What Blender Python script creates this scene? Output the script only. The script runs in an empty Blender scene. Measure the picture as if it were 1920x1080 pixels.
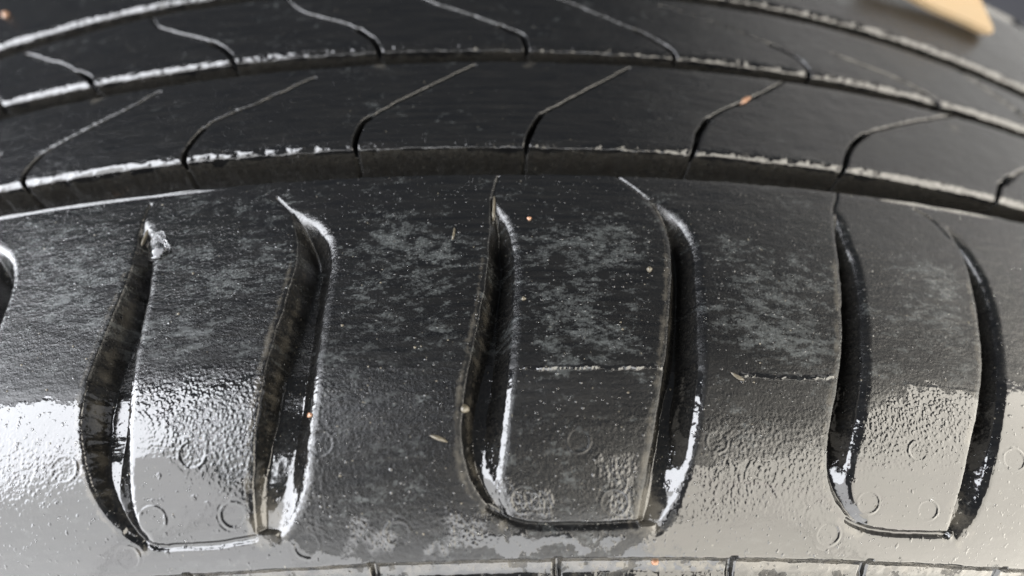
import bpy, math, random
import numpy as np
from mathutils import Vector, Matrix

# ------------------------------------------------------------------ camera, world, lamps, exposure
S = bpy.context.scene
C = S.collection
MM = 0.001
YAW, PITCH, ROLL = math.radians(3.0), math.radians(32.41), math.radians(-2.5)
FPX = 1705.0                       # focal length measured on the 1920 px wide photo
CAM = np.array([0.0, -(320 + 123.9), 0.0])
def cam_axes():
    f = np.array([math.sin(YAW)*math.cos(PITCH), math.cos(YAW)*math.cos(PITCH), math.sin(PITCH)])
    r = np.array([math.cos(YAW), -math.sin(YAW), 0.0]); u = np.cross(r, f)
    c, s = math.cos(ROLL), math.sin(ROLL)
    return c*r + s*u, -s*r + c*u, f
AX = cam_axes()
cd = bpy.data.cameras.new('camera'); cam = bpy.data.objects.new('camera', cd); C.objects.link(cam)
cam.matrix_world = Matrix(((AX[0][0], AX[1][0], -AX[2][0], CAM[0]*MM), (AX[0][1], AX[1][1], -AX[2][1], CAM[1]*MM),
                           (AX[0][2], AX[1][2], -AX[2][2], CAM[2]*MM), (0, 0, 0, 1)))
cd.sensor_width = 36; cd.lens = FPX/1920*36; cd.clip_start = 0.005; cd.clip_end = 50
cd.dof.use_dof = True; cd.dof.focus_distance = 0.146; cd.dof.aperture_fstop = 8.0
S.camera = cam
S.view_settings.view_transform = 'Standard'; S.view_settings.look = 'None'
S.view_settings.gamma = 1; S.view_settings.use_curve_mapping = False
S.view_settings.exposure = 0.0

W = bpy.data.worlds.new('World'); S.world = W; W.use_nodes = True
bg = W.node_tree.nodes['Background']
bg.inputs[0].default_value = (0.55, 0.60, 0.68, 1); bg.inputs[1].default_value = 0.22

def lamp(name, az, el, dist, w, h, rad, col, roll=0.0, spread=180):
    """area lamp seen from the tyre in direction az (0 = towards the camera, + = right) and el, radiance rad"""
    ca, sa, ce, se = math.cos(math.radians(az)), math.sin(math.radians(az)), math.cos(math.radians(el)), math.sin(math.radians(el))
    c0 = Vector((0, -0.322, 0.07)); d = Vector((sa*ce, -ca*ce, se))
    l = bpy.data.lights.new(name, 'AREA'); l.shape = 'RECTANGLE'; l.size = w; l.size_y = h
    l.energy = rad*math.pi*w*h; l.color = col; l.spread = math.radians(spread)
    o = bpy.data.objects.new(name, l); C.objects.link(o); o.location = c0 + d*dist
    o.rotation_euler = (-d).to_track_quat('-Z', 'Y').to_euler(); o.rotation_euler.rotate_axis('Z', math.radians(roll))
    return o
def panel(name, side, u0, u1, v0, v1, rad, col):
    """large soft lamp panel: 'left'/'right' stand 0.9 m to the side (u = y, v = z), 'floor' lies 1.3 m below (u = x, v = y); metres from the shoulder"""
    c0 = Vector((0, -0.322, 0.055)); l = bpy.data.lights.new(name, 'AREA'); l.shape = 'RECTANGLE'
    l.size = u1-u0; l.size_y = v1-v0; l.energy = rad*math.pi*(u1-u0)*(v1-v0); l.color = col
    o = bpy.data.objects.new(name, l); C.objects.link(o); u, v = (u0+u1)/2, (v0+v1)/2
    if side == 'floor':
        o.location = c0 + Vector((u, v, -1.3)); m = Matrix(((1, 0, 0), (0, -1, 0), (0, 0, -1)))
    else:
        k = -1 if side == 'left' else 1
        o.location = c0 + Vector((0.9*k, u, v)); m = Matrix(((0, 0, k), (k, 0, 0), (0, 1, 0)))
    o.rotation_euler = m.to_euler(); return o
WL, WG, WB = (0.93, 0.95, 1.0), (0.98, 0.98, 0.985), (1.0, 0.94, 0.83)
panel('lamp_left_white', 'left', -2.0, 0.35, -0.36, 0.38, 17, WL)
panel('lamp_left_low', 'left', -1.45, 0.6, -1.3, -0.37, 7.0, WG)
panel('lamp_right_side', 'right', -0.86, 0.6, -1.3, 0.30, 9.0, WB)
panel('lamp_right_low', 'right', -1.75, -0.87, -1.3, -0.40, 8.5, WB)
panel('lamp_floor_left', 'floor', -0.89, -0.36, -0.75, 0.7, 6.6, WG)
panel('lamp_floor_middle', 'floor', -0.355, 0.40, -0.50, 0.7, 6.6, WG)
panel('lamp_floor_right', 'floor', 0.405, 0.89, -0.62, 0.7, 8.0, WB)
panel('lamp_floor_right_front', 'floor', 0.56, 0.89, -1.5, -0.625, 8.0, WB)
panel('lamp_floor_left_front', 'floor', -0.89, -0.62, -1.3, -0.755, 6.6, WG)
lamp('sheen_fill_right_behind', 98, 42, 1.2, 1.9, 1.0, 1.1, (1.0, 0.97, 0.92))  # added unseen source, gives the upper right tread its hazy grey sheen

# ------------------------------------------------------------------ helpers
rng = np.random.default_rng(7)
R0 = 320.0
ZA, RHO = 67.0, 37.0               # the shoulder starts to round off below ZA
def prof(z):
    z = np.asarray(z, float); r = np.full(z.shape, R0)
    dz = np.clip(ZA - z, 0, 31.5)
    r = r - (RHO - np.sqrt(RHO**2 - dz**2))
    lo = z < ZA - 31.5
    sl = 31.5/math.sqrt(RHO**2 - 31.5**2)
    r = np.where(lo, r - (ZA - 31.5 - z)*sl, r)
    hi = np.clip(z - 176, 0, 24)
    r = r - hi*hi*0.028 - np.clip(z - 120, 0, 90)**2*0.00012
    return r
def px2s(pts):
    """photo pixel -> (arc mm, z mm) where that ray meets the tyre's base surface"""
    pts = np.atleast_2d(np.array(pts, float))
    d = AX[2][None] + (pts[:, :1]-960)/FPX*AX[0][None] - (pts[:, 1:]-540)/FPX*AX[1][None]
    lo = np.full(len(pts), 90.0); hi = lo.copy(); f = None
    ts = np.linspace(90, 420, 700)
    P = CAM + d[:, None]*ts[None, :, None]
    g = np.hypot(P[..., 0], P[..., 1]) - prof(P[..., 2])
    k = np.argmax(g < 0, axis=1)
    none = ~(g < 0).any(1); k = np.where(none, np.argmin(g, axis=1), k); k = np.maximum(k, 1)
    a, b = ts[k-1], ts[k]
    for _ in range(20):
        m = (a+b)/2; Q = CAM + d*m[:, None]; gm = np.hypot(Q[:, 0], Q[:, 1]) - prof(Q[:, 2])
        a = np.where(gm > 0, m, a); b = np.where(gm > 0, b, m)
    Q = CAM + d*b[:, None]
    return np.stack([np.arctan2(Q[:, 0], -Q[:, 1])*R0, Q[:, 2]], 1)
def smooth(x): x = np.clip(x, 0, 1); return x*x*(3-2*x)
def resample(p, n=40):
    p = np.array(p, float); s = np.r_[0, np.cumsum(np.hypot(*np.diff(p, axis=0).T))]
    t = np.linspace(0, s[-1], n)
    q = np.stack([np.interp(t, s, p[:, 0]), np.interp(t, s, p[:, 1])], 1)
    for _ in range(3): q[1:-1] = (q[:-2] + 2*q[1:-1] + q[2:])/4
    return q

# ------------------------------------------------------------------ grid over the tread
def axis(a, b, fa, fb, fine, coarse):
    return np.unique(np.r_[np.arange(a, fa, coarse), np.arange(fa, fb, fine), np.arange(fb, b+coarse, coarse)])
GA = axis(-150, 150, -104, 112, 0.16, 0.6)
GZ = axis(30, 196, 34, 168, 0.16, 0.6)
A, Z = np.meshgrid(GA, GZ)           # rows = z
NZ, NA = A.shape
H = np.zeros_like(A)

def vnoise(sa, sz, seed, A=A, Z=Z):
    """smooth value noise, wavelengths sa along the tread and sz across it (mm)"""
    r = np.random.default_rng(seed)
    x = (GA+400)/sa; y = (GZ+50)/sz
    nx, ny = int(x.max())+3, int(y.max())+3
    g = r.random((ny, nx))
    xi = x.astype(int); yi = y.astype(int); fx = smooth(x-xi)[None]; fy = smooth(y-yi)[:, None]
    g00 = g[np.ix_(yi, xi)]; g01 = g[np.ix_(yi, xi+1)]; g10 = g[np.ix_(yi+1, xi)]; g11 = g[np.ix_(yi+1, xi+1)]
    return (g00*(1-fx)+g01*fx)*(1-fy) + (g10*(1-fx)+g11*fx)*fy - 0.5
def fbm(sa, sz, seed, octs=5, gain=0.55):
    o = 0; am = 1; tot = 0
    for i in range(octs):
        o = o + vnoise(sa/2**i, sz/2**i, seed+i*13)*am; tot += am; am *= gain
    return o/tot*2
warpA, warpZ = fbm(3, 3, 901, 4), fbm(3, 3, 951, 4)

def window(pts, m):
    a0, a1 = pts[:, 0].min()-m, pts[:, 0].max()+m; z0, z1 = pts[:, 1].min()-m, pts[:, 1].max()+m
    i0, i1 = np.searchsorted(GZ, [z0, z1]); j0, j1 = np.searchsorted(GA, [a0, a1])
    return slice(i0, max(i1, i0+1)), slice(j0, max(j1, j0+1))
def dist(a, z, P):
    d = np.full(a.shape, 1e9)
    for (x0, y0), (x1, y1) in zip(P[:-1], P[1:]):
        dx, dy = x1-x0, y1-y0; L = dx*dx+dy*dy + 1e-12
        t = np.clip(((a-x0)*dx + (z-y0)*dy)/L, 0, 1)
        d = np.minimum(d, (a-x0-t*dx)**2 + (z-y0-t*dy)**2)
    return np.sqrt(d)
def inside(a, z, P):
    c = np.zeros(a.shape, bool)
    for (x0, y0), (x1, y1) in zip(P, np.roll(P, -1, axis=0)):
        if y0 == y1: continue
        k = ((y0 > z) != (y1 > z)) & (a < (x1-x0)*(z-y0)/(y1-y0) + x0)
        c ^= k
    return c

# ---- circumferential lines traced on the photo, as z of the surface against arc length
def ring(pts, deg=2):
    q = px2s(pts); c = np.polyfit(q[:, 0], q[:, 1], deg)
    e0, e1 = q[:, 0].min(), q[:, 0].max()
    return lambda a: np.polyval(c, np.clip(a, e0, e1))
SE = ring([(0, 410), (350, 352), (700, 325), (900, 323), (1300, 340), (1600, 374), (1920, 412)])
B2 = ring([(0, 358), (340, 302), (665, 276), (985, 274), (1300, 289), (1590, 322), (1870, 374)])
T2 = ring([(0, 228), (100, 200), (300, 160), (560, 128), (900, 118), (1190, 124), (1480, 152), (1700, 196), (1920, 256)])
B3 = ring([(0, 198), (440, 114), (710, 97), (985, 93), (1270, 106), (1525, 142), (1920, 243)])
T3 = ring([(0, 108), (150, 68), (300, 32), (1400, 16), (1640, 78), (1920, 186)])
B4 = ring([(0, 86), (300, 14), (1400, 0), (1640, 60), (1920, 165)])
STEP = ring([(400, 1074), (697, 1052), (1045, 1045), (1375, 1046), (1625, 1052), (1900, 1064)])
se, b2, t2, b3, t3, b4 = [f(GA)[None] for f in (SE, B2, T2, B3, T3, B4)]
t2 = np.minimum(t2, b3-3.0); t3 = np.minimum(t3, b4-3.2)
step = STEP(GA)[None]
print('rings', [float(np.mean(x)) for x in (step, se, b2, t2, b3, t3, b4)])
t4 = np.full_like(b4, float(b4.mean()+24)); b5 = t4+4
LAB = np.zeros(A.shape, int)         # 0 shoulder rib, 1.. grooves etc.

rim = np.exp(-((Z-b2-0.2)/1.3)**2) + np.exp(-((Z-b3-0.2)/1.3)**2) + np.exp(-((Z-b4-0.2)/1.3)**2)
rimnoise = fbm(2.2, 1.2, 5, 4)*0.35
# ---- circumferential grooves
def channel(z0, z1, depth, w0, w1, lab):
    """groove from z0 to z1; w0/w1 = how wide the two walls spread (lower wall faces away, upper wall faces the camera)"""
    global H
    zz = Z + rimnoise*0.5
    c0, c1, o0, o1 = 0.12, 0.62, 1.5, 1.55      # how far the two rims are worn round
    f = lambda x: 1-(1-np.clip(x, 0, 1))**1.8
    dep = np.minimum(c0+(depth-c0)*f((zz-z0)/w0), c1+(depth-c1)*f((z1-zz)/w1))
    H = np.where((zz > z0) & (zz < z1), -dep, H)
    H = np.where(zz >= z1, H - c1*np.clip(1-(zz-z1)/o1, 0, 1)**2, H)
    H = np.where(zz <= z0, H - c0*np.clip(1-(z0-zz)/o0, 0, 1)**2, H)
    LAB[(Z > z0) & (Z < z1)] = lab
channel(se, b2, 7.5, 1.2, 1.7, 1)
channel(t2, b3, 7.0, 1.2, 1.7, 2)
channel(t3, b4, 7.0, 1.2, 1.7, 3)
channel(t4, b5, 7.0, 1.2, 1.5, 4)

# ---- sipes (curved cuts through the ribs)
S2 = [[(-40, 420), (-48, 380), (-20, 315), (0, 290)],
      [(50, 385), (40, 330), (75, 290), (170, 240), (240, 205), (300, 172)],
      [(345, 340), (341, 290), (390, 232), (480, 195), (590, 146)],
      [(662, 315), (666, 250), (690, 220), (770, 180), (830, 150), (890, 122)],
      [(985, 305), (991, 250), (1012, 215), (1090, 175), (1180, 128)],
      [(1297, 315), (1305, 258), (1328, 218), (1400, 190), (1480, 148)],
      [(1578, 345), (1590, 285), (1610, 255), (1690, 233), (1800, 215)],
      [(1868, 392), (1876, 345), (1915, 320), (1990, 300)]]
S3 = [[(8, 215), (-4, 190), (-50, 160)],
      [(182, 178), (165, 145), (120, 122), (50, 102)],
      [(442, 135), (430, 100), (400, 80), (290, 52), (285, 20)],
      [(716, 118), (706, 78), (655, 46), (560, 22), (530, -8)],
      [(992, 112), (985, 68), (900, 34), (800, 2), (760, -18)],
      [(1272, 118), (1265, 95), (1200, 60), (1060, 2), (1010, -15)],
      [(1526, 152), (1505, 112), (1440, 80), (1330, 40), (1240, 10)],
      [(1790, 240), (1770, 195), (1690, 150), (1560, 100)]]
def ext(L):
    """traced polylines to surface coordinates, repeated by rotation past the edges of the photo"""
    q = [resample(px2s(l), 26) for l in L]
    ref = [x[:, 0][0] for x in q]; p = (ref[-1]-ref[0])/(len(ref)-1)
    out = list(q)
    a = q[2]; 
    for k in range(1, 4):
        out.insert(0, a + np.array([ref[0]-p*k - a[0, 0], 0]))
    a = q[4]
    for k in range(1, 4):
        out.append(a + np.array([ref[-1]+p*k - a[0, 0], 0]))
    return out
def sipe(P, zlo, zhi, depth=2.6, w=0.46, wtop=1.0):
    win = window(P, 4); a, z = A[win], Z[win]
    a = a + warpA[win]*0.35; z = z + warpZ[win]*0.25
    n1 = max(3, int(len(P)*0.36))
    d = dist(a, z, P[:n1+1]); d2 = dist(a, z, P[n1:])
    ok = (z > zlo[:, win[1]]-1) & (z < zhi[:, win[1]]+1)
    # near the groove the cut gapes; further in the worn rubber has closed over it and only a nick with a turned edge is left
    nick = np.clip(0.15+3.6*np.abs(vnoise(1.3, 1.1, 333)[win]), 0, 1.8)*smooth(np.hypot(a-P[-1, 0], z-P[-1, 1])/5-0.1)
    dep = np.maximum(depth*smooth(1-(d-w*0.42)/(w*0.9)), 0.75*smooth(1.1-d2/(0.34*w/0.55)))
    dep = dep + nick*np.maximum(0.24*np.clip(1-d/1.3, 0, 1)**2, 0.26*np.clip(1-d2/1.0, 0, 1)**2)
    zl = zlo[:, win[1]]
    wallcut = (z <= zl+0.05) & (z > zl-1.75)        # the cut runs on down the block's front wall
    H[win] = np.where(ok & ~wallcut, np.minimum(H[win], -dep*1.0), np.where(wallcut, H[win] - 2.0*smooth(1.2-d/(w*1.0)), H[win]))
    return P
sip2 = [sipe(P, b2, t2) for P in ext(S2)]
sip3 = [sipe(P, b3, t3, w=0.5) for P in ext(S3)]
sip4 = []
for k in ():
    x = -8 + k*30; zb = float(b4.mean())
    sip4.append(sipe(resample([(x, zb-3), (x+1, zb+3), (x+8, zb+9), (x+22, zb+18), (x+30, zb+26)], 20), b4, t4, w=0.7))

# ---- shoulder grooves: left rim, right rim (top to bottom), traced on the photo
G = [
 dict(l=[(262, 415), (256, 470), (236, 530), (212, 590), (190, 640), (168, 700), (152, 765), (155, 830), (164, 890), (185, 942), (215, 985), (262, 1022)],
      r=[(276, 408), (286, 470), (279, 530), (265, 600), (250, 670), (240, 745), (235, 830), (237, 930), (247, 998), (275, 1020)]),
 dict(l=[(535, 392), (556, 430), (560, 480), (537, 560), (514, 630), (496, 700), (483, 780), (476, 860), (474, 940), (480, 1003)],
      r=[(545, 388), (590, 418), (620, 455), (618, 500), (605, 580), (594, 660), (584, 740), (574, 830), (568, 900), (556, 960), (525, 1000)]),
 dict(l=[(922, 368), (919, 430), (914, 500), (902, 580), (886, 660), (870, 735), (864, 800), (868, 868), (882, 912), (905, 945), (938, 972)],
      r=[(928, 368), (945, 410), (968, 455), (971, 510), (969, 580), (965, 650), (957, 730), (948, 810), (940, 880), (934, 940), (950, 968)]),
 dict(l=[(1200, 362), (1235, 400), (1256, 440), (1260, 510), (1256, 600), (1247, 680), (1236, 750), (1222, 840), (1208, 920), (1194, 985)],
      r=[(1210, 360), (1262, 400), (1304, 445), (1314, 500), (1318, 580), (1320, 660), (1316, 740), (1304, 820), (1290, 890), (1268, 945), (1232, 985)]),
 dict(l=[(1562, 385), (1566, 440), (1576, 520), (1580, 600), (1577, 680), (1568, 740), (1554, 800), (1548, 870), (1554, 925), (1578, 968), (1612, 992)],
      r=[(1568, 385), (1590, 445), (1618, 500), (1628, 560), (1633, 640), (1632, 710), (1622, 780), (1608, 850), (1594, 910), (1586, 955), (1615, 985)]),
 dict(l=[(1766, 420), (1800, 460), (1818, 510), (1834, 590), (1843, 680), (1836, 750), (1818, 840), (1800, 920), (1776, 1000)],
      r=[(1774, 418), (1822, 470), (1856, 520), (1876, 590), (1886, 670), (1886, 750), (1872, 840), (1852, 920), (1826, 970), (1792, 1002)]),
]
CH = [[(236, 1000), (262, 1021), (300, 1029), (400, 1024), (478, 1010)], [(915, 952), (938, 971), (985, 988), (1100, 987), (1196, 983)], [(1588, 976), (1612, 991), (1660, 1000), (1720, 1004), (1778, 1005)]]
for gi, sh in ((2, 7), (3, 9), (4, 13), (5, 12)):      # the traced line is the lit outer shoulder of the rounded rim; the rim proper lies inside it
    G[gi]['r'] = [(x - sh*min(1, max(0, (y-400)/80))*min(1, max(0, (985-y)/60)), y) for x, y in G[gi]['r']]
GR = [(resample(px2s(g['l']), 34), resample(px2s(g['r']), 34)) for g in G]
CR = [resample(px2s(c), 16) for c in CH]
ctr = [np.mean(np.r_[l, r][:, 0]) for l, r in GR]
pp = (ctr[4]-ctr[0])/2.0
print('groove centres', ctr, 'pair pitch', pp)
full = [(GR[i][0], GR[i][1], True) for i in range(6)]
chs = list(CR)
for s, base in ((-1, 0), (-2, 0), (1, 4)):
    off = np.array([s*pp if s < 0 else pp, 0.0])
    if s == -1: off = px2s([(9, 552)])[0] - px2s([(612, 500)])[0]
    if s == -2: off = px2s([(9, 552)])[0] - px2s([(612, 500)])[0] - np.array([pp, 0])
    for i in (base, base+1): full.append((GR[i][0]+off, GR[i][1]+off, False))
    chs.append(CR[base//2]+off)
gid = 10; GLAB = []; rimwet = np.zeros_like(A)
floorwet = np.zeros_like(A)
for n, (l, r, inframe) in enumerate(full):
    P = np.r_[l, r[::-1]]
    win = window(P, 6)
    if win[0].stop <= win[0].start or win[1].stop <= win[1].start+2: continue
    a = A[win] + warpA[win]*0.22; z = Z[win] + warpZ[win]*0.15
    ins = inside(a, z, P)
    dl, dr = dist(a, z, l), dist(a, z, r)
    top, bot = P[:, 1].max(), P[:, 1].min()
    D = 5.3*smooth((top-z)/11+0.05)*(0.30+0.70*smooth((z-bot-1)/17))
    wl = 1.5 + 1.2*smooth((z-bot)/40); wr = 2.6
    k = smooth((top-z)/7)
    cl, cr, ol, orr = np.minimum(0.15*k, D), np.minimum(0.75*k, D), 0.9, 1.6
    f = lambda x: 1-(1-np.clip(x, 0, 1))**1.8
    dep = np.minimum(cl+(D-cl)*f(dl/wl), cr+(D-cr)*f(dr/wr))
    out = np.maximum(cl*np.clip(1-dl/ol, 0, 1)**2, cr*np.clip(1-dr/orr, 0, 1)**2)
    H[win] -= np.where(ins, dep, out)
    lab = LAB[win]; m = ins & (np.minimum(dl, dr) > 0.12) & (lab == 0); lab[m] = gid+n
    GLAB.append(gid+n)
    rw = rimwet[win]; np.maximum(rw, np.exp(-(dr/1.1)**2)*smooth((66-z)/3), out=rw)
    fw = floorwet[win]; np.maximum(fw, np.where(ins, smooth((bot+26-z)/4), 0), out=fw)
for n, P in enumerate(chs):
    win = window(P, 4)
    if win[1].stop <= win[1].start+2: continue
    a = A[win] + warpA[win]*0.12; z = Z[win] + warpZ[win]*0.12
    d = dist(a, z, P)
    H[win] = np.minimum(H[win], -(0.45 if n in (0, 3, 4) else 0.85)*smooth(1.3-d/0.42)-0.10*np.clip(1-d/1.6,0,1))
    lab = LAB[win]; lab[(d < 0.5) & (lab < 10)] = 40+n

# hair-thin cuts running up from the groove tips
for pts in ([(935, 330), (926, 352), (921, 415)], [(1583, 322), (1572, 352), (1563, 400)], [(1150, 326), (1190, 352), (1215, 372)], [(1715, 392), (1748, 412), (1780, 445)], [(282, 385), (268, 412), (262, 450)], [(520, 372), (545, 398)]):
    P = resample(px2s(pts), 10); win = window(P, 3); d = dist(A[win] + warpA[win]*0.3, Z[win], P)
    H[win] -= 0.30*smooth(1-d/0.34) + 0.12*np.clip(1-d/0.9, 0, 1)**2
# ---- step into the sidewall, then a run of shallow sidewall blocks with upright joints
zz = Z + rimnoise*0.1
sd = step - zz
blk = smooth(sd/1.1)*1.3 - 0.9*smooth((sd-2.1)/1.4) + fbm(2.5, 1.0, 555, 4)*0.14
H -= np.where(sd > 0, blk, 0)
DIV = [px2s([(x, y)])[0, 0] for x, y in ((350, 1082), (697, 1060), (1045, 1055), (1375, 1056), (1628, 1062), (1880, 1074))]
dp = np.mean(np.diff(DIV)); DIV = [DIV[0]-3*dp, DIV[0]-2*dp, DIV[0]-dp] + DIV + [DIV[-1]+dp, DIV[-1]+2*dp]
for x in DIV:
    d = np.abs(A - x - 0.1*(step-Z))
    H -= np.where(sd > 0, 0.9*smooth(1.15-d/0.75), 0)
LAB[sd > 0] = 60
# contour ridges inside the sidewall blocks
H += np.where(sd > 0, 0.05*np.sin(sd*3.1)*smooth((sd-2.2)/0.5), 0)

# ---- mould vent rings, flash line, scuffs
RINGS = [(285, 975, 25), (240, 1046, 22), (600, 832, 25), (983, 936, 26), (1152, 942, 26), (1085, 826, 22), (1628, 942, 21), (1740, 957, 19),
         (1722, 845, 18), (1902, 862, 20), (1553, 1002, 22), (1345, 828, 20), (575, 1023, 25), (360, 852, 26), (437, 966, 24), (745, 1000, 24), (120, 880, 24)]
rnum = np.random.default_rng(3)
for x, y, rr in RINGS:
    c = px2s([(x, y)])[0]; e = px2s([(x+rr, y), (x, y-rr)]); ra = abs(e[0, 0]-c[0]); rz = abs(e[1, 1]-c[1])
    win = window(c[None], 6); a, z = A[win]-c[0], Z[win]-c[1]
    q = np.hypot(a/ra, z/rz); th = np.arctan2(z, a)
    amp = 0.5 + 0.5*np.sin(th + rnum.uniform(0, 6.28))
    H[win] += 0.75*(0.12*np.exp(-((q-1)/0.09)**2)*(0.1+amp) - 0.07*np.exp(-((q-1.2)/0.12)**2)*amp)*(0.4+2.2*np.abs(vnoise(1.4, 1.4, 444)[win])) - 0.05*(q < 0.9)
seam = np.zeros_like(A)
for pts, am in (([(985, 690), (1080, 690), (1240, 688)], 0.46), ([(1390, 704), (1470, 708), (1560, 706)], 0.16), ([(640, 690), (860, 692)], 0.04), ([(1700, 722), (1840, 736)], 0.06)):
    P = px2s(pts); win = window(P, 2); d = dist(A[win], Z[win]+0.4*fbm(1.1, 6.0, 77, 4)[win], P); H[win] += am*np.exp(-(d/0.24)**2)*np.clip(0.75+2.0*vnoise(2.2, 9, 99)[win], 0, 1.2); seam[win] = np.maximum(seam[win], np.exp(-(d/0.45)**2)*(am > 0.1))

# ---- surface roughness of the worn rubber itself
inrib = (Z > se)
H += rim*(vnoise(1.0, 0.7, 51)*0.18 + vnoise(0.5, 0.45, 53)*0.03 + vnoise(2.6, 1.4, 52)*0.26)

# ------------------------------------------------------------------ wet film, droplets, dried dirt masks (where they lie on the rubber)
def region(pts, soft=2.0):
    P = px2s(pts); out = np.full(A.shape, -1.0); win = window(P, soft*2.5)
    a, z = A[win] + warpA[win]*1.6, Z[win] + warpZ[win]*1.6
    i = inside(a, z, P); d = dist(a, z, np.r_[P, P[:1]]); out[win] = np.clip(np.where(i, d, -d)/soft, -1, 1)
    return out
wet = np.full(A.shape, -1.0)
for pts, sf in (([(-60, 752), (0, 752), (140, 742), (158, 760), (250, 722), (380, 708), (480, 696), (400, 742), (330, 800), (400, 880), (480, 925), (480, 1010), (640, 1040), (700, 1046), (700, 1100), (-60, 1110)], 2.2),
                ([(1300, 870), (1430, 840), (1560, 840), (1640, 760), (1690, 742), (1690, 718), (1836, 732), (1890, 720), (1990, 700), (1990, 1090), (1100, 1090), (1240, 1000), (1290, 930)], 2.2),
                ([(880, 1000), (960, 990), (1010, 1003), (1200, 1003), (1100, 1045), (860, 1040)], 1.6)):
    wet = np.maximum(wet, region(pts, sf))
wet = wet + fbm(4.5, 3.2, 61, 6, 0.66)*1.35
wet = np.maximum(wet, seam*2.4-1); wet = np.maximum(wet, floorwet*2-1); wet = np.maximum(wet, rimwet*1.6-0.8)
# droplets band: film broken up into bubbles
bub = np.full(A.shape, -1.0)
for pts, sf in (([(240, 715), (480, 690), (870, 700), (860, 900), (900, 1040), (640, 1040), (480, 940), (330, 850), (260, 800)], 3.0),
                ([(960, 760), (1230, 760), (1210, 980), (980, 985), (930, 930)], 3.0),
                ([(1310, 790), (1560, 790), (1560, 950), (1300, 950)], 4.5),
                ([(1630, 740), (1830, 740), (1800, 860), (1600, 880)], 3.0), ([(-40, 830), (140, 820), (130, 900), (60, 950), (-40, 930)], 6.0)):
    bub = np.maximum(bub, region(pts, sf))
bubp = np.full(A.shape, -1.0)
for pts, sf in (([(1110, 850), (1210, 825), (1195, 930), (1140, 910)], 1.6), ([(930, 900), (1040, 905), (1060, 985), (950, 975)], 1.6), ([(640, 960), (720, 980), (740, 1045), (640, 1040)], 1.6),
                ([(840, 960), (920, 950), (940, 1040), (800, 1040)], 2.0), ([(1130, 920), (1195, 900), (1190, 980), (1130, 980)], 1.4)):
    bubp = np.maximum(bubp, region(pts, sf))
bubp = smooth((bubp + fbm(2.5, 2.0, 611, 4)*1.4)*0.9+0.3)
bub = smooth(bub*0.5+0.5)*(0.22 + 0.78*smooth((px2s([(600, 850)])[0, 0]-A)/14+0.3) + 0.6*smooth((A-px2s([(1290, 850)])[0, 0])/6))
bub = np.maximum(bub, bubp)
# dried silt, in patches on the middle of the shoulder
dirt = np.full(A.shape, -1.0)
for pts, sf in (([(60, 430), (240, 440), (230, 560), (150, 660), (0, 680), (0, 520)], 5), ([(300, 430), (520, 400), (520, 560), (470, 680), (290, 680), (300, 560)], 5),
                ([(690, 400), (870, 430), (890, 560), (850, 690), (640, 680), (660, 520)], 5), ([(1000, 400), (1230, 430), (1240, 560), (1230, 690), (1000, 680), (1010, 520)], 5),
                ([(1350, 430), (1550, 480), (1560, 690), (1370, 680), (1360, 560)], 5), ([(1650, 480), (1800, 520), (1830, 690), (1660, 690)], 5),
                ([(730, 400), (790, 430), (780, 560), (735, 560)], 2.0), ([(1080, 420), (1140, 470), (1120, 640), (1090, 600)], 2.0), ([(1470, 550), (1530, 560), (1550, 640), (1490, 600)], 2.0),
                ([(120, 450), (180, 450), (160, 510), (120, 510)], 2.0), ([(385, 450), (430, 440), (410, 530), (380, 530)], 2.0)):
    dirt = np.maximum(dirt, region(pts, sf)*(1.0 if sf > 3 else 0.85))
dirt = dirt*0.36 + fbm(9, 6, 71, 4)*0.85 + fbm(2.0, 0.9, 75, 5, 0.8)*1.7 - 0.22*(Z > se)
# tan silt packed along groove walls and ends
silt = np.full(A.shape, -1.0)
for i, (l, r, _) in enumerate(full):
    win = window(np.r_[l, r], 5); a, z = A[win], Z[win]
    dl = dist(a, z, l); top, bot = l[:, 1].max(), l[:, 1].min()
    v = 0.55 - np.abs(dl-0.9)/1.1 - 0.9*smooth((z-(top-14))/9)
    v = np.where(dist(a, z, r) < 0.5, -1, v)
    if i % 2 == 1:
        e = l[-1]; v = np.maximum(v, 1.25 - np.hypot(a-e[0]-2.0, z-e[1]-1.8)/3.0)
    silt[win] = np.maximum(silt[win], v)
for P in sip3:
    e = P[0]; win = window(P, 5); silt[win] = np.maximum(silt[win], 0.9-np.hypot((A[win]-e[0])/2.2, (Z[win]-e[1])/2.4))
silt[(sd > 0)] = np.maximum(silt, 0.55*smooth(1.5-np.abs(sd-0.9)))[(sd > 0)]
wet[sd > 0] = (fbm(3.5, 1.2, 667, 4)*1.6+0.55)[sd > 0]
silt = silt + fbm(2.0, 1.6, 81, 5, 0.65)*0.9
for k in (1, 2, 3, 4): silt[LAB == k] = 0.30; dirt[LAB == k] = np.maximum(dirt, 0.22)[LAB == k]
silt[(LAB >= 10) & (LAB < 40)] = np.maximum(silt, 0.20)[(LAB >= 10) & (LAB < 40)]
bub = bub*(1-floorwet)
wet = np.maximum(wet, rim*1.2-0.5+0.3*fbm(2, 2, 91, 3))

calm = (1-0.75*smooth(wet*2)*(Z < 64))*(1-0.9*floorwet)
H += fbm(14, 10, 21, 3)*0.10 + (fbm(3.0, 0.9, 31, 4)*0.024 + vnoise(0.6, 0.35, 41)*0.022 + vnoise(0.33, 0.33, 43)*0.016)*calm + rimwet*(LAB < 10)*(vnoise(0.55, 0.55, 47)*0.09)
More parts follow.
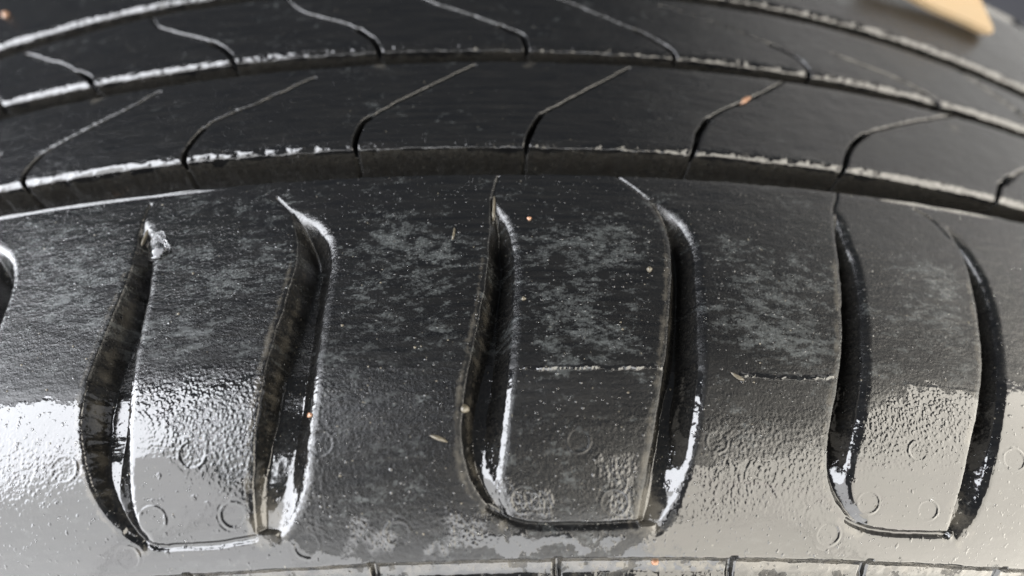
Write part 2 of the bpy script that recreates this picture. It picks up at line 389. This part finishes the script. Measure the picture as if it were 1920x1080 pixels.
# water drawn up as a thin bead where the shoulder meets the first groove
bead = smooth((px2s([(470, 340)])[0, 0]-A)/14) + smooth((A-px2s([(1635, 374)])[0, 0])/4)*smooth((px2s([(1880, 404)])[0, 0]-A)/9)
bead *= 0.75 + 0.5*vnoise(5, 50, 888)
H += 0.45*np.exp(-((Z-se+0.45)/0.28)**2)*bead

# ------------------------------------------------------------------ build the big surface
Rr = prof(Z) + H
slope = np.gradient(prof(GZ), GZ)[:, None]
# displace along the base surface's own normal (matters on the rounded shoulder)
nl = np.sqrt(1+slope**2)
Rd = prof(Z) + H/nl; Zd = Z - H*slope/nl
TH = A/R0
VX = np.stack([Rd*np.sin(TH), -Rd*np.cos(TH), Zd], -1)*MM
# smooth normals of the whole sheet, shared by all the parts cut out of it
du = np.gradient(VX, axis=1); dv = np.gradient(VX, axis=0)
NRM = np.cross(du, dv); NRM /= np.linalg.norm(NRM, axis=-1, keepdims=True)+1e-20

def link(name, me, mat, parent=None):
    if mat: me.materials.append(mat)
    o = bpy.data.objects.new(name, me); C.objects.link(o)
    if parent: o.parent = parent
    return o
def sheet(name, mask, mat, parent):
    """mask over cells -> one mesh object"""
    ci, cj = np.nonzero(mask)
    if len(ci) < 4: return None
    idx = np.arange(NZ*NA).reshape(NZ, NA)
    f = np.stack([idx[ci, cj], idx[ci, cj+1], idx[ci+1, cj+1], idx[ci+1, cj]], 1)
    u, inv = np.unique(f, return_inverse=True); inv = inv.reshape(-1).astype(np.int32)
    me = bpy.data.meshes.new(name)
    me.vertices.add(len(u)); me.vertices.foreach_set('co', VX.reshape(-1, 3)[u].astype(np.float32).ravel())
    me.loops.add(len(inv)); me.loops.foreach_set('vertex_index', inv)
    me.polygons.add(len(f)); me.polygons.foreach_set('loop_start', np.arange(0, len(inv), 4, dtype=np.int32))
    me.polygons.foreach_set('use_smooth', np.ones(len(f), bool))
    me.update(calc_edges=True)
    for nm, arr in (('wet', wet), ('bub', bub), ('dirt', dirt), ('silt', silt)):
        at = me.attributes.new(nm, 'FLOAT', 'POINT'); at.data.foreach_set('value', arr.ravel()[u].astype(np.float32))
    at = me.attributes.new('surf', 'FLOAT_VECTOR', 'POINT')
    at.data.foreach_set('vector', np.stack([A.ravel()[u], Z.ravel()[u], H.ravel()[u]], 1).astype(np.float32).ravel())
    me.normals_split_custom_set_from_vertices(NRM.reshape(-1, 3)[u].tolist())
    return link(name, me, mat, parent)

# ------------------------------------------------------------------ materials
def nt(name):
    m = bpy.data.materials.new(name); m.use_nodes = True; t = m.node_tree
    return m, t, t.nodes['Principled BSDF']
class N:
    def __init__(s, t): s.t = t
    def new(s, k, **kw):
        n = s.t.nodes.new(k)
        for a, b in kw.items(): setattr(n, a, b)
        return n
    def val(s, inp, v):
        if hasattr(v, 'is_linked') or isinstance(v, bpy.types.NodeSocket): s.t.links.new(v, inp)
        else: inp.default_value = v
    def math(s, op, a, b=0.0, clamp=False):
        n = s.new('ShaderNodeMath', operation=op, use_clamp=clamp); s.val(n.inputs[0], a); s.val(n.inputs[1], b); return n.outputs[0]
    def attr(s, n, vec=False):
        a = s.new('ShaderNodeAttribute', attribute_name=n); return a.outputs['Vector' if vec else 'Fac']
    def rng(s, v, a, b, c=0.0, d=1.0):
        n = s.new('ShaderNodeMapRange'); n.clamp = True; s.val(n.inputs[0], v)
        for i, x in enumerate((a, b, c, d)): s.val(n.inputs[i+1], x)
        return n.outputs[0]
    def mapv(s, v, sc):
        n = s.new('ShaderNodeMapping'); s.val(n.inputs['Vector'], v); n.inputs['Scale'].default_value = sc; return n.outputs[0]
    def noise(s, v, sc, det=3.0, rough=0.55, lac=2.0):
        n = s.new('ShaderNodeTexNoise'); s.val(n.inputs['Vector'], v); n.inputs['Scale'].default_value = sc
        n.inputs['Detail'].default_value = det; n.inputs['Roughness'].default_value = rough; return n.outputs['Fac']
    def mix(s, f, a, b):
        n = s.new('ShaderNodeMix', data_type='RGBA'); s.val(n.inputs[0], f); s.val(n.inputs[6], a); s.val(n.inputs[7], b); return n.outputs[2]
    def bump(s, h, strength, distance, nrm=None):
        n = s.new('ShaderNodeBump'); s.val(n.inputs['Height'], h); s.val(n.inputs['Strength'], strength); n.inputs['Distance'].default_value = distance
        if nrm is not None: s.val(n.inputs['Normal'], nrm)
        return n.outputs[0]
def rubber():
    m, t, b = nt('wet_rubber'); q = N(t)
    sv = q.attr('surf', True)
    wet_ = q.rng(q.math('ADD', q.attr('wet'), q.math('MULTIPLY', q.math('SUBTRACT', q.noise(sv, 1.6, 3), 0.5), 1.2)), 0.02, 0.14)
    dirt_ = q.rng(q.math('ADD', q.attr('dirt'), q.math('MULTIPLY', q.math('SUBTRACT', q.noise(sv, 1.5, 6, 0.8), 0.5), 2.6)), 0.15, 1.3)
    dry = q.math('SUBTRACT', 1.0, wet_)
    silt_ = q.rng(q.math('ADD', q.attr('silt'), q.math('MULTIPLY', q.math('SUBTRACT', q.noise(sv, 2.2, 4, 0.7), 0.5), 0.9)), 0.15, 0.85)
    streak = q.noise(q.mapv(sv, (0.10, 1.1, 0.6)), 1.0, 5, 0.65)
    fine = q.noise(sv, 3.2, 3, 0.6)
    grit = q.rng(q.noise(sv, 1.5, 2, 0.5), 0.73, 0.77)
    base = q.mix(q.rng(streak, 0.35, 0.75), (0.0025, 0.0027, 0.0031, 1), (0.0075, 0.0073, 0.0070, 1))
    base = q.mix(q.math('MULTIPLY', dirt_, q.math('MULTIPLY', q.rng(fine, 0.3, 0.65, 0.3, 0.9), q.math('MULTIPLY_ADD', dry, 0.7))), base, (0.050, 0.054, 0.054, 1))
    base = q.mix(q.math('MULTIPLY', silt_, 0.6), base, (0.056, 0.051, 0.042, 1))
    base = q.mix(q.math('MULTIPLY', grit, 0.5), base, (0.12, 0.11, 0.085, 1))
    t.links.new(base, b.inputs['Base Color'])
    base = q.mix(q.rng(q.attr('silt'), 0.95, 1.5, 0.0, 0.8), base, (0.17, 0.15, 0.085, 1))
    film = q.noise(sv, 0.55, 3, 0.6)                                      # how evenly the thin film lies
    rdry = q.rng(fine, 0.25, 0.75, 0.11, 0.24)
    rdry = q.math('ADD', rdry, q.math('MULTIPLY', dirt_, 0.10))
    bub_ = q.attr('bub')
    rgh = q.math('ADD', q.math('MULTIPLY', dry, q.math('MULTIPLY', rdry, q.math('SUBTRACT', 1.0, q.math('MULTIPLY', bub_, 0.55)))), q.math('MULTIPLY', wet_, 0.09))
    t.links.new(rgh, b.inputs['Roughness'])
    b.inputs['IOR'].default_value = 1.58
    sx = q.new('ShaderNodeSeparateXYZ'); t.links.new(sv, sx.inputs[0])
    worn = q.math('MULTIPLY', q.math('MULTIPLY', dry, q.math('SUBTRACT', 1.0, bub_)), q.rng(sx.outputs['Y'], 94, 62))   # scuffed dull rubber of the shoulder
    t.links.new(q.rng(worn, 0, 0.7, 0.5, 0.25), b.inputs['Specular IOR Level'])
    rgh = q.math('ADD', rgh, q.math('MULTIPLY', q.math('MULTIPLY', worn, worn), 0.20)); t.links.new(rgh, b.inputs['Roughness'])
    # normals: sandy micro relief where dry, beads where the film breaks up, calm where it is closed
    vo = q.new('ShaderNodeTexVoronoi', feature='SMOOTH_F1'); t.links.new(sv, vo.inputs['Vector']); vo.inputs['Scale'].default_value = 1.6; vo.inputs['Smoothness'].default_value = 0.6
    beads = q.math('ADD', q.math('POWER', q.rng(vo.outputs['Distance'], 0.55, 0.12), 0.7), q.math('MULTIPLY', q.noise(sv, 1.1, 3), 1.3))
    n1 = q.bump(q.noise(sv, 2.6, 4, 0.65), q.math('ADD', q.math('MULTIPLY', dry, 0.8), 0.02), 0.00009)
    n2 = q.bump(beads, q.math('ADD', q.math('MULTIPLY', bub_, 0.40), 0.01), 0.00022, n1)
    n3 = q.bump(q.noise(q.mapv(sv, (0.35, 1.0, 1)), 0.5, 2), 0.25, 0.0003, n2)
    n4 = q.bump(wet_, 0.35, 0.0001, n3)
    pits = q.rng(q.noise(sv, 0.95, 2, 0.5), 0.64, 0.74)
    n5 = q.bump(pits, q.math('MULTIPLY', wet_, 0.35), 0.0002, n4)
    # tiny beads of water standing on the rubber, clustered, of several sizes
    def beadmap(sc, lo, hi, seed):
        mp = q.new('ShaderNodeMapping'); t.links.new(sv, mp.inputs['Vector']); mp.inputs['Location'].default_value = (seed, seed*2.3, 0)
        v = q.new('ShaderNodeTexVoronoi', feature='F1'); t.links.new(mp.outputs[0], v.inputs['Vector']); v.inputs['Scale'].default_value = sc
        sep = q.new('ShaderNodeSeparateColor'); t.links.new(v.outputs['Color'], sep.inputs[0])
        keep = q.math('GREATER_THAN', q.math('ADD', sep.outputs[0], q.math('MULTIPLY', q.math('SUBTRACT', q.noise(mp.outputs[0], 0.12, 3, 0.6), 0.5), 1.1)), 0.66)
        size = q.rng(sep.outputs[1], 0, 1, lo, hi)
        d = q.math('SUBTRACT', 1.0, q.math('DIVIDE', v.outputs['Distance'], size), True)
        return q.math('MULTIPLY', q.math('POWER', d, 0.6), keep)
    bd_ = q.math('MAXIMUM', beadmap(0.75, 0.05, 0.20, 3.1), beadmap(1.7, 0.06, 0.26, 7.7))
    bd_ = q.math('MULTIPLY', bd_, q.math('SUBTRACT', 1.0, q.math('MULTIPLY', wet_, 0.7)))
    bd_ = q.math('MULTIPLY', bd_, q.rng(sx.outputs['Y'], 112, 84, 0.2, 1.0))
    n6 = q.bump(bd_, 0.75, 0.00022, n5)
    t.links.new(n6, b.inputs['Normal'])
    bm_ = q.rng(bd_, 0.02, 0.2)
    t.links.new(q.math('MULTIPLY', rgh, q.rng(bm_, 0, 1, 1, 0.3)), b.inputs['Roughness'])
    t.links.new(q.math('MAXIMUM', q.rng(worn, 0, 0.7, 0.5, 0.25), q.math('MULTIPLY', bm_, 0.5)), b.inputs['Specular IOR Level'])
    return m
M_RUB = rubber()
def simple(name, col, rough, trans=0, bump=0, scale=900, ior=1.45, col2=None):
    m, t, b = nt(name); q = N(t); tc = q.new('ShaderNodeTexCoord').outputs['Object']
    n = q.noise(tc, scale, 4, 0.6)
    t.links.new(q.mix(q.rng(n, 0.3, 0.7), col, col2 or tuple(c*0.7 for c in col[:3])+(1,)), b.inputs['Base Color'])
    b.inputs['Roughness'].default_value = rough; b.inputs['IOR'].default_value = ior
    if trans: b.inputs['Transmission Weight'].default_value = trans
    if bump: t.links.new(q.bump(n, bump, 0.0005), b.inputs['Normal'])
    return m
M_CASE = simple('casing_rubber', (0.016, 0.016, 0.017, 1), 0.5, bump=0.4, scale=250)
M_WATER = simple('water', (1, 1, 1, 1), 0.02, trans=1.0, ior=1.333, col2=(1, 1, 1, 1))
M_GRIT = simple('pale_grit', (0.085, 0.075, 0.055, 1), 0.35, col2=(0.04, 0.034, 0.024, 1))
M_RUST = simple('orange_grit', (0.17, 0.065, 0.028, 1), 0.35, col2=(0.22, 0.15, 0.10, 1))
M_WEDGE = simple('orange_tan', (0.21, 0.145, 0.078, 1), 0.75, scale=60, col2=(0.18, 0.14, 0.085, 1))
M_BACK = simple('dull_grey', (0.16, 0.16, 0.175, 1), 0.8, scale=8, col2=(0.13, 0.13, 0.14, 1))

# ------------------------------------------------------------------ the tyre
tyre = bpy.data.objects.new('tyre', None); C.objects.link(tyre)
tyre['label'] = 'wet worn black rubber tyre with curved shoulder grooves, filling the picture'; tyre['category'] = 'tyre'
cell = LAB[:-1, :-1]
cA, cZ = A[:-1, :-1], Z[:-1, :-1]
o = sheet('shoulder_rib', (cell == 0) & (cZ < se[:, :-1]), M_RUB, tyre)
for g in GLAB: sheet('shoulder_groove', cell == g, M_RUB, tyre)
for n in range(len(chs)): sheet('joining_channel', cell == 40+n, M_RUB, tyre)
for k in (1, 2, 3, 4): sheet('circumferential_groove', cell == k, M_RUB, tyre)
def blocks(name, zlo, zhi, cuts):
    """cut a rib into blocks along its sipes"""
    m = (cZ >= zlo[:, :-1]) & (cZ <= zhi[:, :-1]) & (cell == 0)
    cid = np.zeros(cell.shape, int)
    for P in cuts:
        P = P[np.argsort(P[:, 1])]
        cid += (cA > np.interp(cZ, P[:, 1], P[:, 0]))
    for k in np.unique(cid[m]): sheet(name, m & (cid == k), M_RUB, tyre)
blocks('tread_block', b2, t2, sip2); blocks('tread_block', b3, t3, sip3); blocks('tread_rib', b4, t4, [])
sheet('far_shoulder', (cell == 0) & (cZ > b5[:, :-1]), M_RUB, tyre)
ed = [-1e9]+list(DIV)+[1e9]
for x0, x1 in zip(ed[:-1], ed[1:]): sheet('sidewall_block', (cell == 60) & (cA >= x0) & (cA < x1), M_RUB, tyre)

# the rest of the casing: the plain ring beyond the detailed arc, both sidewalls and the beads
def casing():
    pz = list(np.linspace(196, 30, 60)); prf = [(float(prof(z)) - (0.0), z) for z in pz]
    low = [(prf[-1][0]-8, 24), (285, 16), (262, 7), (240, 8), (222, 16), (214, 22), (210, 32), (216, 40), (232, 40), (262, 36), (290, 52), (303, 80), (304, 115),
           (303, 150), (290, 185), (262, 200), (232, 196), (216, 196), (210, 204), (214, 214), (240, 228), (275, 226), (298, 212)]
    n = 160; a0 = 149.5/R0; ths = np.linspace(a0, 2*math.pi-a0, n)
    V, F = [], []
    def patch(pr, ths, closed_ring):
        b0 = len(V); m = len(pr)
        for th in ths:
            for r, z in pr: V.append((r*math.sin(th)*MM, -r*math.cos(th)*MM, z*MM))
        k = len(ths)
        for i in range(k if closed_ring else k-1):
            for j in range(m-1):
                a = b0+i*m+j; b = b0+((i+1) % k)*m+j; F.append((a, a+1, b+1, b))
    patch(prf, ths, False)
    patch([prf[-1]]+low+[prf[0]], np.linspace(0, 2*math.pi, 260, endpoint=False), True)
    me = bpy.data.meshes.new('casing'); me.from_pydata(V, [], F); me.polygons.foreach_set('use_smooth', [True]*len(F)); me.update()
    return link('casing', me, M_CASE, tyre)
casing()

# ------------------------------------------------------------------ grains, drops and splinters lying on the rubber
def surf_pt(x, y, lift=0.0):
    a, z = px2s([(x, y)])[0]
    i = min(max(np.searchsorted(GZ, z), 1), NZ-2); j = min(max(np.searchsorted(GA, a), 1), NA-2)
    n = NRM[i, j]; return Vector(VX[i, j]) + Vector(n)*lift*MM, Vector(n), Vector(du[i, j]).normalized()
def lump(rs, seed, sub=2):
    import bmesh
    bm = bmesh.new(); bmesh.ops.create_icosphere(bm, subdivisions=sub, radius=1.0); r = random.Random(seed)
    ph = [r.uniform(0, 6.28) for _ in range(6)]
    for v in bm.verts:
        c = v.co; k = 1 + 0.16*math.sin(3*c.x+ph[0]) + 0.14*math.sin(4*c.y+ph[1]) + 0.12*math.sin(5*c.z+ph[2]) + 0.07*math.sin(9*c.x+7*c.y+ph[3])
        v.co = Vector((c.x*rs[0]*k, c.y*rs[1]*k, c.z*rs[2]*k))*MM
    for f in bm.faces: f.smooth = True
    me = bpy.data.meshes.new('lump'); bm.to_mesh(me); bm.free(); return me
def place(name, x, y, rs, mat, label, cat, rot=0.0, lift=0.3, seed=1, group=None, sub=2):
    p, n, u = surf_pt(x, y, lift); v = n.cross(u)
    c, s = math.cos(math.radians(rot)), math.sin(math.radians(rot)); u2 = u*c+v*s; v2 = n.cross(u2)
    me = lump(rs, seed, sub); me.name = name; o = link(name, me, mat)
    o.matrix_world = Matrix(((u2.x, v2.x, n.x, p.x), (u2.y, v2.y, n.y, p.y), (u2.z, v2.z, n.z, p.z), (0, 0, 0, 1)))
    if label: o['label'] = label; o['category'] = cat
    if group: o['group'] = group
    return o
place('grit_chip', 150, 366, (1.5, 0.75, 0.5), M_RUST, 'orange and cream chip stuck on the groove wall at the left edge', 'chip', 5, 0.3, 2)
place('grit_chip', 1400, 190, (0.95, 1.3, 0.5), M_RUST, 'orange chip lodged in the upper end of a narrow tread cut', 'chip', -40, 0.4, 3)
place('grit_grain', 12, 30, (0.9, 0.9, 0.6), M_RUST, 'round orange grain near the top left corner', 'grain', 0, 0.4, 4)
place('grit_grain', 580, 778, (0.5, 0.35, 0.35), M_RUST, 'small orange grain on the right rim of the second long groove', 'grain', 0, 0.1, 5)
place('grit_grain', 1231, 1066, (0.55, 0.5, 0.4), M_RUST, 'orange grain on the bottom edge sidewall block', 'grain', 0, 0.1, 6)
place('grit_grain', 1216, 507, (0.55, 0.55, 0.4), M_GRIT, 'cream grain left of the fourth long groove', 'grain', 0, 0.1, 7)
place('grit_grain', 991, 411, (0.45, 0.3, 0.3), M_RUST, 'small peach grain near the top of the third long groove', 'grain', 0, 0.1, 8)
place('grit_grain', 981, 562, (0.38, 0.4, 0.3), M_GRIT, 'tiny pale grain right of the third long groove', 'grain', 0, 0.1, 9)
place('grit_grain', 870, 767, (0.95, 0.75, 0.6), M_GRIT, 'pale grain on the left rim of the third long groove', 'grain', 0, 0.2, 10)
place('grit_shard', 275, 483, (0.6, 1.5, 0.5), M_GRIT, 'pinkish pale shard wedged in the top of the first long groove', 'shard', 25, -0.2, 11)
place('plant_fibre', 850, 440, (0.22, 1.2, 0.2), M_GRIT, 'thin pale upright fibre between the second and third long grooves', 'fibre', -8, 0.1, 12)
place('plant_fibre', 925, 390, (0.30, 2.0, 0.3), M_GRIT, 'grey fibre hanging over the top tip of the third long groove', 'fibre', -6, 0.2, 13)
place('plant_fibre', 266, 440, (0.34, 2.0, 0.3), M_GRIT, 'pale fibre standing at the top tip of the first long groove', 'fibre', -12, 0.2, 14)
place('plant_fibre', 1380, 708, (1.2, 0.35, 0.15), M_GRIT, 'flat tan flake right of the fourth long groove', 'flake', -32, 0.1, 15)
place('plant_fibre', 822, 824, (1.5, 0.3, 0.25), M_GRIT, 'short pale curved sliver left of the third long groove', 'sliver', -22, 0.1, 16)
place('water_drop', 1424, 338, (2.1, 1.5, 1.3), M_WATER, 'large clear drop hanging at the edge of the shoulder', 'water drop', 0, 0.3, 17, sub=3)
place('water_drop', 292, 462, (2.4, 2.6, 0.7), M_WATER, 'flat clear drop beside the pale shard', 'water drop', 20, 0.0, 18, sub=3)

def scatter(name, n, mat, zone, rmin, rmax, flat, seed, label, cat):
    r = random.Random(seed); V, F = [], []
    import bmesh
    bm = bmesh.new(); bmesh.ops.create_icosphere(bm, subdivisions=2, radius=1.0)
    base = [v.co.copy() for v in bm.verts]; faces = [[v.index for v in f.verts] for f in bm.faces]; bm.free()
    k = 0
    while k < n:
        x, y = r.uniform(-120, 2040), r.triangular(zone[0], zone[1], zone[2])
        p, nn, u = surf_pt(x, y, 0); v = nn.cross(u); s = rmin*(rmax/rmin)**(r.random()**2.2); st = r.uniform(0.8, 1.3)
        b = len(V)
        for c in base:
            w = 1+0.15*math.sin(4*c.x+k)+0.15*math.sin(5*c.y+2*k)
            V.append(p + (u*c.x*s*st*w + v*c.y*s*w + nn*c.z*s*flat*w)*MM)
        F += [[b+i for i in f] for f in faces]; k += 1
    me = bpy.data.meshes.new(name); me.from_pydata(V, [], F); me.polygons.foreach_set('use_smooth', [True]*len(F)); me.update()
    o = link(name, me, mat); o['kind'] = 'stuff'; o['label'] = label; o['category'] = cat; return o
scatter('fine_grit', 260, M_GRIT, (300, 1080, 800), 0.06, 0.22, 0.7, 5, 'fine pale grit scattered over the wet rubber', 'grit')
scatter('fine_droplets', 750, M_WATER, (330, 1080, 820), 0.06, 0.32, 0.55, 6, 'fine clear droplets beaded over the rubber', 'droplets')

# ------------------------------------------------------------------ what shows beyond the tyre, top right
def ray(x, y, t):
    d = AX[2] + (x-960)/FPX*AX[0] - (y-540)/FPX*AX[1]
    return (CAM + d*t)*MM
def hit(x, y):
    a, z = px2s([(x, y)])[0]; r = float(prof(z)); return float(np.linalg.norm(np.array([r*math.sin(a/R0), -r*math.cos(a/R0), z])-CAM)/np.linalg.norm(AX[2] + (x-960)/FPX*AX[0] - (y-540)/FPX*AX[1]))
def prism(name, px, t_near, thick, mat):
    import bmesh
    bm = bmesh.new(); fr = [Vector(ray(x, y, t)) for (x, y), t in zip(px, t_near)]
    n = (fr[1]-fr[0]).cross(fr[2]-fr[0]).normalized()
    if n.y < 0: n = -n
    a = [bm.verts.new(p) for p in fr]; b = [bm.verts.new(p + n*thick*MM) for p in fr]
    bm.faces.new(a); bm.faces.new(b[::-1])
    for i in range(len(a)): bm.faces.new((a[i], b[i], b[(i+1) % len(a)], a[(i+1) % len(a)]))
    bmesh.ops.recalc_face_normals(bm, faces=bm.faces)
    bmesh.ops.bevel(bm, geom=bm.edges[:], offset=0.6*MM, segments=3, affect='EDGES')
    me = bpy.data.meshes.new(name); bm.to_mesh(me); bm.free()
    return link(name, me, mat)
WP = [(1640, -46), (1758, 18), (1815, 42), (1850, 60), (1868, 63), (1864, 44), (1848, 10), (1830, -34)]
w = prism('pointed_wedge', WP, [np.interp(p[0], (1640, 1868), (hit(1700, 5)-8, hit(1860, 60)-7)) for p in WP], 3.5, M_WEDGE)  # solid wedge shape added in place of a peach gap of background
w['label'] = 'orange tan pointed offcut standing in for the background gap past the far edge of the tread, top right corner'; w['category'] = 'wedge'
me = bpy.data.meshes.new('backdrop'); me.from_pydata([(-1.5, 0.9, -1.2), (1.5, 0.9, -1.2), (1.5, 0.9, 1.8), (-1.5, 0.9, 1.8)], [], [(0, 3, 2, 1)])
bd = link('backdrop', me, M_BACK); bd['kind'] = 'structure'; bd['label'] = 'dull grey background beyond the tyre'
